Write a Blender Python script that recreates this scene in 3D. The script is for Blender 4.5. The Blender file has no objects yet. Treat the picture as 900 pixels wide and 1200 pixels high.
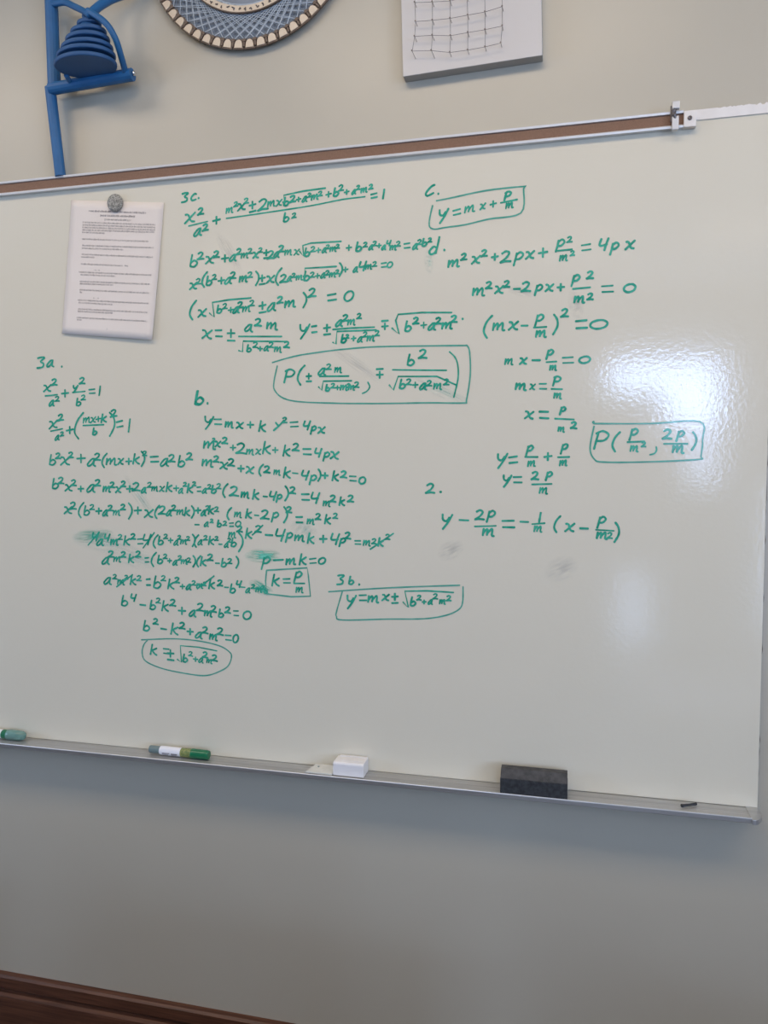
# A classroom whiteboard full of green handwritten algebra, with its marker tray, a pinned sheet and wall decorations.
import bpy, bmesh, math, random
from mathutils import Vector, Matrix

scene = bpy.context.scene
C = scene.collection
random.seed(7)

# ---------------------------------------------------------------- camera
ZC = 1.45                       # height of the camera above the floor; x = 0 is the camera, y = 0 the board's face
cam_data = bpy.data.cameras.new('camera')
cam_data.sensor_fit = 'VERTICAL'
cam_data.sensor_height = 32.0
cam_data.lens = 901.0 / 1200.0 * 32.0
cam_data.clip_start = 0.01
cam = bpy.data.objects.new('camera', cam_data)
C.objects.link(cam)
R = Matrix(((0.9710157, -0.0132435, 0.2386484),
            (0.2390153, 0.0553641, -0.9694362),
            (-0.0003738, 0.9983784, 0.0569248)))
cam.matrix_world = Matrix.Translation((0, -1.4774, ZC)) @ R.to_4x4()
scene.camera = cam

# ---------------------------------------------------------------- world, lights, exposure
scene.view_settings.view_transform = 'Standard'
scene.view_settings.look = 'None'
scene.view_settings.exposure = 0.05
scene.view_settings.gamma = 1.0
scene.view_settings.use_curve_mapping = False
world = bpy.data.worlds.new('sky')
scene.world = world
world.use_nodes = True
wn = world.node_tree.nodes
bg = wn['Background']
bg.inputs['Color'].default_value = (0.55, 0.72, 1.0, 1)
bg.inputs['Strength'].default_value = 3.0


def area(name, loc, rot, sx, sy, rad, col):
    """A rectangular light whose own brightness (radiance) is rad."""
    l = bpy.data.lights.new(name, 'AREA')
    l.shape = 'RECTANGLE'
    l.size, l.size_y = sx, sy
    l.energy = rad * math.pi * sx * sy
    l.color = col
    o = bpy.data.objects.new(name, l)
    o.location, o.rotation_euler = loc, rot
    C.objects.link(o)
    return o


SKY = (0.46, 0.63, 1.0)
WARM = (1.0, 0.82, 0.62)
PI = math.pi
YB = -5.0                       # the wall behind the camera, with the windows
# unseen lit openings, cut to shape the glare on board and wall: x0, x1, z0, z1 (above the floor), radiance
DAY = [(0.26, 1.10, 2.06, 2.30, 23.0),  # three panes stepped to shape the highlight on the board
       (0.70, 1.10, 1.78, 2.06, 25.0),
       (0.88, 1.08, 1.32, 1.78, 10.0),
       (0.34, 0.62, 0.02, 0.62, 2.4),  # low pane added only for the faint lower reflection
       (1.50, 2.10, 0.15, 1.30, 6.0)]  # pane added to brighten the wall right of the board
for i, (x0, x1, z0, z1, e) in enumerate(DAY):
    area('daylight', ((x0 + x1) / 2, YB + 0.02, (z0 + z1) / 2), (PI / 2, 0, 0), x1 - x0, z1 - z0, e, SKY)
# unseen windows added in the right wall for blue fill
XR = 3.2
for y in (-4.2, -2.6):
    area('daylight', (XR - 0.02, y, 1.65), (PI / 2, 0, PI / 2), 1.2, 1.3, 9.0, SKY)
XL = -4.2
area('daylight', (XL + 0.02, -1.65, 1.65), (PI / 2, 0, -PI / 2), 1.5, 1.3, 6.5, SKY)  # unseen left opening, added to balance the blue light
# fluorescent ceiling panels in two rows
H = 2.85
LAMPS = [(x, y) for y in (-1.06, -3.4) for x in (-1.9, -0.3, 1.3)]
for x, y in LAMPS:
    area('panel_light', (x, y, H - 0.035), (0, 0, 0), 1.2, 0.5, 6.6 if y > -2 else 1.0, WARM)


# ---------------------------------------------------------------- materials
def mat(name, col, rough=0.5, metal=0.0, spec=0.5, vary=0.0, vscale=20.0, bump=0.0, bscale=300.0, stretch=None, alpha=1.0, trans=0.0, col2=None):
    m = bpy.data.materials.new(name)
    m.use_nodes = True
    n, l = m.node_tree.nodes, m.node_tree.links
    b = n['Principled BSDF']
    b.inputs['Base Color'].default_value = (*col, 1)
    b.inputs['Roughness'].default_value = rough
    b.inputs['Metallic'].default_value = metal
    b.inputs['Specular IOR Level'].default_value = spec
    b.inputs['Alpha'].default_value = alpha
    b.inputs['Transmission Weight'].default_value = trans
    tc = n.new('ShaderNodeTexCoord')
    src = tc.outputs['Object']
    if stretch:
        mp = n.new('ShaderNodeMapping')
        mp.inputs['Scale'].default_value = stretch
        l.new(src, mp.inputs['Vector'])
        src = mp.outputs['Vector']
    if vary or col2:
        t = n.new('ShaderNodeTexNoise')
        t.inputs['Scale'].default_value = vscale
        t.inputs['Detail'].default_value = 5
        l.new(src, t.inputs['Vector'])
        r = n.new('ShaderNodeValToRGB')
        r.color_ramp.elements[0].position = 0.35
        r.color_ramp.elements[1].position = 0.65
        c2 = col2 or tuple(min(1, c * (1 + vary)) for c in col)
        c1 = col if col2 else tuple(c * (1 - vary) for c in col)
        r.color_ramp.elements[0].color = (*c1, 1)
        r.color_ramp.elements[1].color = (*c2, 1)
        l.new(t.outputs['Fac'], r.inputs['Fac'])
        l.new(r.outputs['Color'], b.inputs['Base Color'])
    if bump:
        t = n.new('ShaderNodeTexNoise')
        t.inputs['Scale'].default_value = bscale
        t.inputs['Detail'].default_value = 2
        l.new(src, t.inputs['Vector'])
        bp = n.new('ShaderNodeBump')
        bp.inputs['Strength'].default_value = bump
        bp.inputs['Distance'].default_value = 0.001
        l.new(t.outputs['Fac'], bp.inputs['Height'])
        l.new(bp.outputs['Normal'], b.inputs['Normal'])
    return m


M_WALL = mat('wall_paint', (0.50, 0.458, 0.362), 0.33, vary=0.015, vscale=3, bump=0.06, bscale=90)
M_ROOM = mat('room_paint', (0.28, 0.25, 0.20), 0.6, vary=0.02, vscale=3)
M_BOARD = mat('board_enamel', (0.72, 0.668, 0.53), 0.10, vary=0.008, vscale=2.5, bump=0.15, bscale=130)
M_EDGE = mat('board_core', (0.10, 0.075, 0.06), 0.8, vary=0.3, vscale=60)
M_ALU = mat('aluminium', (0.74, 0.73, 0.71), 0.42, metal=0.35, vary=0.04, vscale=30, stretch=(1, 30, 30))
M_TRAY = mat('tray_aluminium', (0.50, 0.50, 0.49), 0.36, metal=0.75, vary=0.10, vscale=3, stretch=(0.6, 40, 40))
M_CORK = mat('cork', (0.235, 0.135, 0.085), 0.9, vary=0.12, vscale=900)
M_STRIP = mat('bare_strip', (0.80, 0.76, 0.70), 0.6, vary=0.03, vscale=40)
M_WOOD = mat('stained_wood', (0.060, 0.020, 0.009), 0.48, vscale=6, stretch=(1.5, 25, 45), col2=(0.13, 0.05, 0.024), bump=0.1, bscale=40)
M_INK = mat('green_ink', (0.012, 0.28, 0.175), 0.16, vscale=55, col2=(0.06, 0.43, 0.29))
M_INKL = mat('light_green_ink', (0.06, 0.34, 0.24), 0.16, vscale=45, col2=(0.13, 0.42, 0.31))
M_DOT = mat('dark_ink', (0.02, 0.04, 0.05), 0.5)
M_PAPER = mat('paper', (0.79, 0.71, 0.62), 0.85, vary=0.01, vscale=10)
M_PRINT = mat('printing_ink', (0.22, 0.19, 0.185), 0.9)
M_STONE = mat('patterned_grey', (0.10, 0.095, 0.08), 0.6, vscale=420, col2=(0.44, 0.42, 0.36))
M_BLUE = mat('blue_paint', (0.016, 0.120, 0.290), 0.48, vary=0.06, vscale=30)
M_BLUEL = mat('blue_shell', (0.018, 0.085, 0.215), 0.55, vary=0.05, vscale=30)
M_CHROME = mat('chrome', (0.75, 0.75, 0.75), 0.2, metal=1)
M_SILVER = mat('dull_silver', (0.60, 0.60, 0.60), 0.4, metal=0.4)
M_CANVAS = mat('canvas', (0.67, 0.625, 0.565), 0.8, bump=0.3, bscale=1500)
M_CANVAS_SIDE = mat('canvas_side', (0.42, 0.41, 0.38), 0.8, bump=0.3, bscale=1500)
M_NAIL = mat('nail_steel', (0.14, 0.125, 0.12), 0.4, metal=0.6)
M_THREAD = mat('grey_thread', (0.13, 0.11, 0.11), 0.8)
M_TILE = mat('pale_wood', (0.74, 0.60, 0.43), 0.6, vary=0.05, vscale=60)
M_RIMWOOD = mat('dark_rim_wood', (0.17, 0.12, 0.085), 0.6, vary=0.2, vscale=60)
M_STRING = mat('blue_grey_string', (0.24, 0.29, 0.33), 0.7, vary=0.12, vscale=25)
M_STRINGL = mat('pale_blue_string', (0.48, 0.53, 0.56), 0.7, vary=0.12, vscale=25)
M_DISC = mat('blue_grey_board', (0.27, 0.295, 0.32), 0.8, vary=0.08, vscale=12)
M_WHITEP = mat('white_plastic', (0.78, 0.76, 0.74), 0.35, vary=0.02, vscale=30)
M_CLEARP = mat('cloudy_plastic', (0.72, 0.72, 0.66), 0.3, vary=0.05, vscale=80, alpha=0.85)
M_FELT = mat('charcoal_felt', (0.030, 0.033, 0.036), 0.9, vary=0.35, vscale=120, bump=0.6, bscale=700)
M_FELT2 = mat('charcoal_top', (0.055, 0.055, 0.055), 0.75, vary=0.3, vscale=90, bump=0.4, bscale=500)
M_GREEN = mat('green_cap', (0.008, 0.15, 0.065), 0.3)
M_GREEN2 = mat('clear_green_plastic', (0.22, 0.42, 0.36), 0.15, trans=0.35, vary=0.1, vscale=60)
M_YG = mat('yellow_green_print', (0.28, 0.30, 0.10), 0.4, vscale=250, col2=(0.10, 0.16, 0.05))
M_LABEL = mat('label_white', (0.78, 0.78, 0.80), 0.4)
M_GREYCAP = mat('grey_green_cap', (0.14, 0.20, 0.20), 0.4)
M_BLACK = mat('black_plastic', (0.02, 0.02, 0.02), 0.4)
M_DESK = mat('desk_laminate', (0.22, 0.15, 0.10), 0.45, vary=0.1, vscale=8, stretch=(1, 8, 1))
M_FLOOR = mat('floor_vinyl', (0.075, 0.045, 0.024), 0.4, vary=0.1, vscale=4)
M_CEIL = mat('ceiling_tile', (0.72, 0.70, 0.66), 0.8, vary=0.02, vscale=30)
M_GLASS = mat('window_glass', (0.95, 0.97, 1.0), 0.02, trans=1.0)
M_FRAME = mat('window_frame_paint', (0.55, 0.54, 0.52), 0.4)


def smudge_mat(name, col, strength, scale):
    """Wiped ink: green film whose cover breaks up in streaks and thins out to its rim (UV 0..1)."""
    m = bpy.data.materials.new(name)
    m.use_nodes = True
    n, l = m.node_tree.nodes, m.node_tree.links
    b = n['Principled BSDF']
    b.inputs['Base Color'].default_value = (*col, 1)
    b.inputs['Roughness'].default_value = 0.35
    uv = n.new('ShaderNodeTexCoord')
    mp = n.new('ShaderNodeMapping')
    mp.inputs['Scale'].default_value = (scale * 0.35, scale, 1)
    l.new(uv.outputs['UV'], mp.inputs['Vector'])
    t = n.new('ShaderNodeTexNoise')
    t.inputs['Scale'].default_value = 1.0
    t.inputs['Detail'].default_value = 4
    l.new(mp.outputs['Vector'], t.inputs['Vector'])
    g = n.new('ShaderNodeTexGradient')
    g.gradient_type = 'SPHERICAL'
    mp2 = n.new('ShaderNodeMapping')
    mp2.inputs['Location'].default_value = (-1, -1, 0)
    mp2.inputs['Scale'].default_value = (2, 2, 1)
    l.new(uv.outputs['UV'], mp2.inputs['Vector'])
    l.new(mp2.outputs['Vector'], g.inputs['Vector'])
    r = n.new('ShaderNodeMapRange')
    r.inputs['From Min'].default_value = 0.35
    r.inputs['From Max'].default_value = 0.65
    l.new(t.outputs['Fac'], r.inputs['Value'])
    k = n.new('ShaderNodeMath')
    k.operation = 'MULTIPLY'
    l.new(g.outputs['Fac'], k.inputs[0])
    l.new(r.outputs['Result'], k.inputs[1])
    k2 = n.new('ShaderNodeMath')
    k2.operation = 'MULTIPLY'
    k2.use_clamp = True
    k2.inputs[1].default_value = strength
    l.new(k.outputs[0], k2.inputs[0])
    l.new(k2.outputs[0], b.inputs['Alpha'])
    return m


M_SMG = smudge_mat('wiped_green_ink', (0.15, 0.62, 0.45), 1.6, 7)
M_SMF = smudge_mat('faint_green_ink', (0.50, 0.72, 0.62), 0.5, 6)
M_SMK = smudge_mat('faint_grey_dirt', (0.58, 0.58, 0.55), 0.4, 6)


# ---------------------------------------------------------------- mesh helpers
def obj(name, bm, m, parent=None, smooth=False, bevel=0.0, seg=2):
    me = bpy.data.meshes.new(name)
    bmesh.ops.recalc_face_normals(bm, faces=bm.faces)
    bm.to_mesh(me)
    bm.free()
    for x in (m if isinstance(m, (list, tuple)) else [m]):
        me.materials.append(x)
    if smooth:
        for p in me.polygons:
            p.use_smooth = True
    o = bpy.data.objects.new(name, me)
    C.objects.link(o)
    if parent:
        o.parent = parent
    if bevel:
        md = o.modifiers.new('bevel', 'BEVEL')
        md.width, md.segments = bevel, seg
        md.limit_method = 'ANGLE'
    return o


def tag(o, label, cat, group=None):
    o['label'] = label
    o['category'] = cat
    if group:
        o['group'] = group
    return o


def struct(name, bm, m, parent=None, **k):
    o = obj(name, bm, m, parent, **k)
    if parent is None:
        o['kind'] = 'structure'
    return o


def thing(name, label, cat, loc=(0, 0, 0), group=None):
    o = bpy.data.objects.new(name, None)
    o.empty_display_size = 0.02
    o.location = loc
    C.objects.link(o)
    return tag(o, label, cat, group)


def add_box(bm, x0, x1, y0, y1, z0, z1, mi=0):
    v = [bm.verts.new((x, y, z)) for x in (x0, x1) for y in (y0, y1) for z in (z0, z1)]
    for f in ((0, 1, 3, 2), (4, 6, 7, 5), (0, 4, 5, 1), (2, 3, 7, 6), (0, 2, 6, 4), (1, 5, 7, 3)):
        bm.faces.new([v[i] for i in f]).material_index = mi
    return v


def box(*a):
    bm = bmesh.new()
    add_box(bm, *a)
    return bm


def add_tube(bm, pts, r, n=10, cap=True):
    """A round bar along pts; r is one radius or one per point."""
    pts = [Vector(p) for p in pts]
    rs = r if isinstance(r, (list, tuple)) else [r] * len(pts)
    rings = []
    up = Vector((0.13, 0.31, 0.94)).normalized()
    for i, p in enumerate(pts):
        t = (pts[min(i + 1, len(pts) - 1)] - pts[max(i - 1, 0)]).normalized()
        a = t.cross(up)
        if a.length < 0.05:
            a = t.cross(Vector((1, 0, 0)))
        a.normalize()
        b = t.cross(a).normalized()
        rings.append([bm.verts.new(p + (a * math.cos(2 * PI * k / n) + b * math.sin(2 * PI * k / n)) * rs[i]) for k in range(n)])
    for i in range(len(rings) - 1):
        for k in range(n):
            bm.faces.new((rings[i][k], rings[i][(k + 1) % n], rings[i + 1][(k + 1) % n], rings[i + 1][k]))
    if cap:
        bm.faces.new(rings[0][::-1])
        bm.faces.new(rings[-1])


def tube(pts, r, n=10):
    bm = bmesh.new()
    add_tube(bm, pts, r, n)
    return bm


def add_lathe(bm, prof, n=32, mtx=None):
    """Revolve (radius, height) points about z."""
    rings = []
    for r, h in prof:
        rings.append([bm.verts.new((r * math.cos(2 * PI * k / n), r * math.sin(2 * PI * k / n), h)) for k in range(n)])
    for i in range(len(rings) - 1):
        for k in range(n):
            bm.faces.new((rings[i][k], rings[i][(k + 1) % n], rings[i + 1][(k + 1) % n], rings[i + 1][k]))
    bm.faces.new(rings[0][::-1])
    bm.faces.new(rings[-1])
    if mtx:
        bmesh.ops.transform(bm, matrix=mtx, verts=[v for rg in rings for v in rg])


def add_extrude_x(bm, prof, x0, x1):
    """Extrude a closed (y, z) outline along x."""
    a = [bm.verts.new((x0, y, z)) for y, z in prof]
    b = [bm.verts.new((x1, y, z)) for y, z in prof]
    n = len(prof)
    for i in range(n):
        bm.faces.new((a[i], a[(i + 1) % n], b[(i + 1) % n], b[i]))
    bm.faces.new(a[::-1])
    bm.faces.new(b)


def add_extrude_y(bm, prof, y0, y1):
    """Extrude a closed (x, z) outline along y."""
    a = [bm.verts.new((x, y0, z)) for x, z in prof]
    b = [bm.verts.new((x, y1, z)) for x, z in prof]
    n = len(prof)
    for i in range(n):
        bm.faces.new((a[i], a[(i + 1) % n], b[(i + 1) % n], b[i]))
    bm.faces.new(a[::-1])
    bm.faces.new(b)


def smooth_path(p, step=4):
    """Catmull-Rom through 2-D points."""
    if len(p) < 3:
        return list(p)
    q = []
    for i in range(len(p) - 1):
        a, b, c, d = p[max(i - 1, 0)], p[i], p[i + 1], p[min(i + 2, len(p) - 1)]
        for k in range(step):
            t = k / step
            q.append(tuple(0.5 * (2 * b[j] + (c[j] - a[j]) * t + (2 * a[j] - 5 * b[j] + 4 * c[j] - d[j]) * t * t
                                  + (3 * b[j] - a[j] - 3 * c[j] + d[j]) * t ** 3) for j in (0, 1)))
    q.append(p[-1])
    return q


ink_layer = [0]


def add_ribbon(bm, pts, w, y=-0.0004, taper=True, mi=0):
    """A flat pen stroke lying on the plane y, pts in (x, z)."""
    pts = [Vector(p) for p in pts]
    q = [pts[0]]
    for p in pts[1:]:
        if (p - q[-1]).length > 1e-5:
            q.append(p)
    if len(q) < 2:
        q.append(q[0] + Vector((w * 0.2, 0)))
    ink_layer[0] = (ink_layer[0] + 1) % 12
    y = y - ink_layer[0] * 0.000025
    n = len(q)
    d0, d1 = (q[1] - q[0]).normalized(), (q[-1] - q[-2]).normalized()
    q = [q[0] - d0 * w * 0.3] + q + [q[-1] + d1 * w * 0.3]
    L, Rr = [], []
    for i, p in enumerate(q):
        t = (q[min(i + 1, len(q) - 1)] - q[max(i - 1, 0)])
        t = t.normalized() if t.length > 1e-9 else d0
        nn = Vector((-t.y, t.x))
        ww = w * 0.5 * (0.5 if taper and i in (0, len(q) - 1) else 1.0) * random.uniform(0.88, 1.12)
        yy = y - 0.000022 * i / len(q)          # a stroke that closes on itself lies on top of its own start
        L.append(bm.verts.new((p.x + nn.x * ww, yy, p.y + nn.y * ww)))
        Rr.append(bm.verts.new((p.x - nn.x * ww, yy, p.y - nn.y * ww)))
    for i in range(len(q) - 1):
        bm.faces.new((L[i], L[i + 1], Rr[i + 1], Rr[i])).material_index = mi


# hand lettering: strokes in a unit box (u right, v up)
G = {
    'm': [[(.02, 1), (.03, .05)], [(.03, .35), (.28, .95), (.38, .75), (.38, .12)], [(.38, .35), (.68, 1), (.78, .75), (.80, .1), (1, .04)]],
    'x': [[(0, .92), (.3, .85), (.62, .2), (1, .05)], [(.95, 1), (.5, .5), (.05, 0)]],
    'y': [[(0, 1), (.12, .65), (.5, .55), (.75, .8)], [(1, 1), (.7, .5), (.25, 0)]],
    'a': [[(.80, .95), (.45, .9), (.03, .3), (.15, .02), (.5, .25), (.78, .85)], [(.76, .8), (.74, .2), (1, .02)]],
    'b': [[(.12, 1), (.06, .5), (.05, .05)], [(.05, .3), (.5, .52), (.95, .3), (.6, .02), (.08, .06)]],
    'k': [[(.1, 1), (.06, .5), (.02, 0)], [(.85, .68), (.4, .5), (.1, .38)], [(.25, .4), (.6, .15), (1, .02)]],
    'p': [[(.15, .95), (.1, .5), (0, 0)], [(.12, .8), (.6, 1), (1, .78), (.65, .5), (.12, .48)]],
    'P': [[(.18, .95), (.12, .5), (.05, 0)], [(0, .85), (.5, 1), (1, .8), (.75, .5), (.2, .45)]],
    'c': [[(.95, .9), (.55, .98), (.05, .45), (.3, .03), (1, .15)]],
    'C': [[(.95, 1), (.55, .85), (.05, .3), (.25, .02), (.95, .25)]],
    'd': [[(.85, 1), (.8, .5), (.72, .05)], [(.75, .35), (.4, .45), (.02, .2), (.2, .01), (.6, .08), (.78, .3)]],
    'r': [[(.1, .8), (.35, .55), (.5, .5)], [(1, 1), (.5, .45), (0, 0)]],
    '0': [[(.45, 1), (.1, .75), (.05, .3), (.4, .02), (.85, .2), (.98, .65), (.7, .98), (.35, .95)]],
    '1': [[(.5, 1), (.55, .5), (.5, 0)]],
    '2': [[(.05, .82), (.4, 1), (.72, .82), (.5, .4), (.02, .05)], [(.02, .05), (.5, .12), (1, .08)]],
    '3': [[(.05, .9), (.5, .98), (.9, .92), (.45, .6), (.85, .4), (.75, .1), (.1, .02)]],
    '4': [[(.15, 1), (.05, .5), (.35, .42), (.9, .5)], [(.95, 1), (.8, .5), (.7, 0)]],
    '+': [[(.5, 1), (.48, 0)], [(0, .48), (1, .55)]],
    '-': [[(0, .5), (1, .5)]],
    '=': [[(0, .9), (.95, 1)], [(.05, .05), (1, .1)]],
    '±': [[(.5, 1), (.48, .3)], [(0, .64), (1, .7)], [(.02, .02), (1, .06)]],
    '∓': [[(0, .96), (1, 1)], [(.5, .72), (.48, .02)], [(0, .36), (1, .4)]],
    '(': [[(1, 1), (.25, .7), (.05, .3), (.75, 0)]],
    ')': [[(0, 1), (.75, .75), (1, .4), (.45, 0)]],
    '.': [[(.3, .5), (.7, .5)]],
    'q': [[(.8, 1), (1, .5), (.1, 0)]],
}


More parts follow.
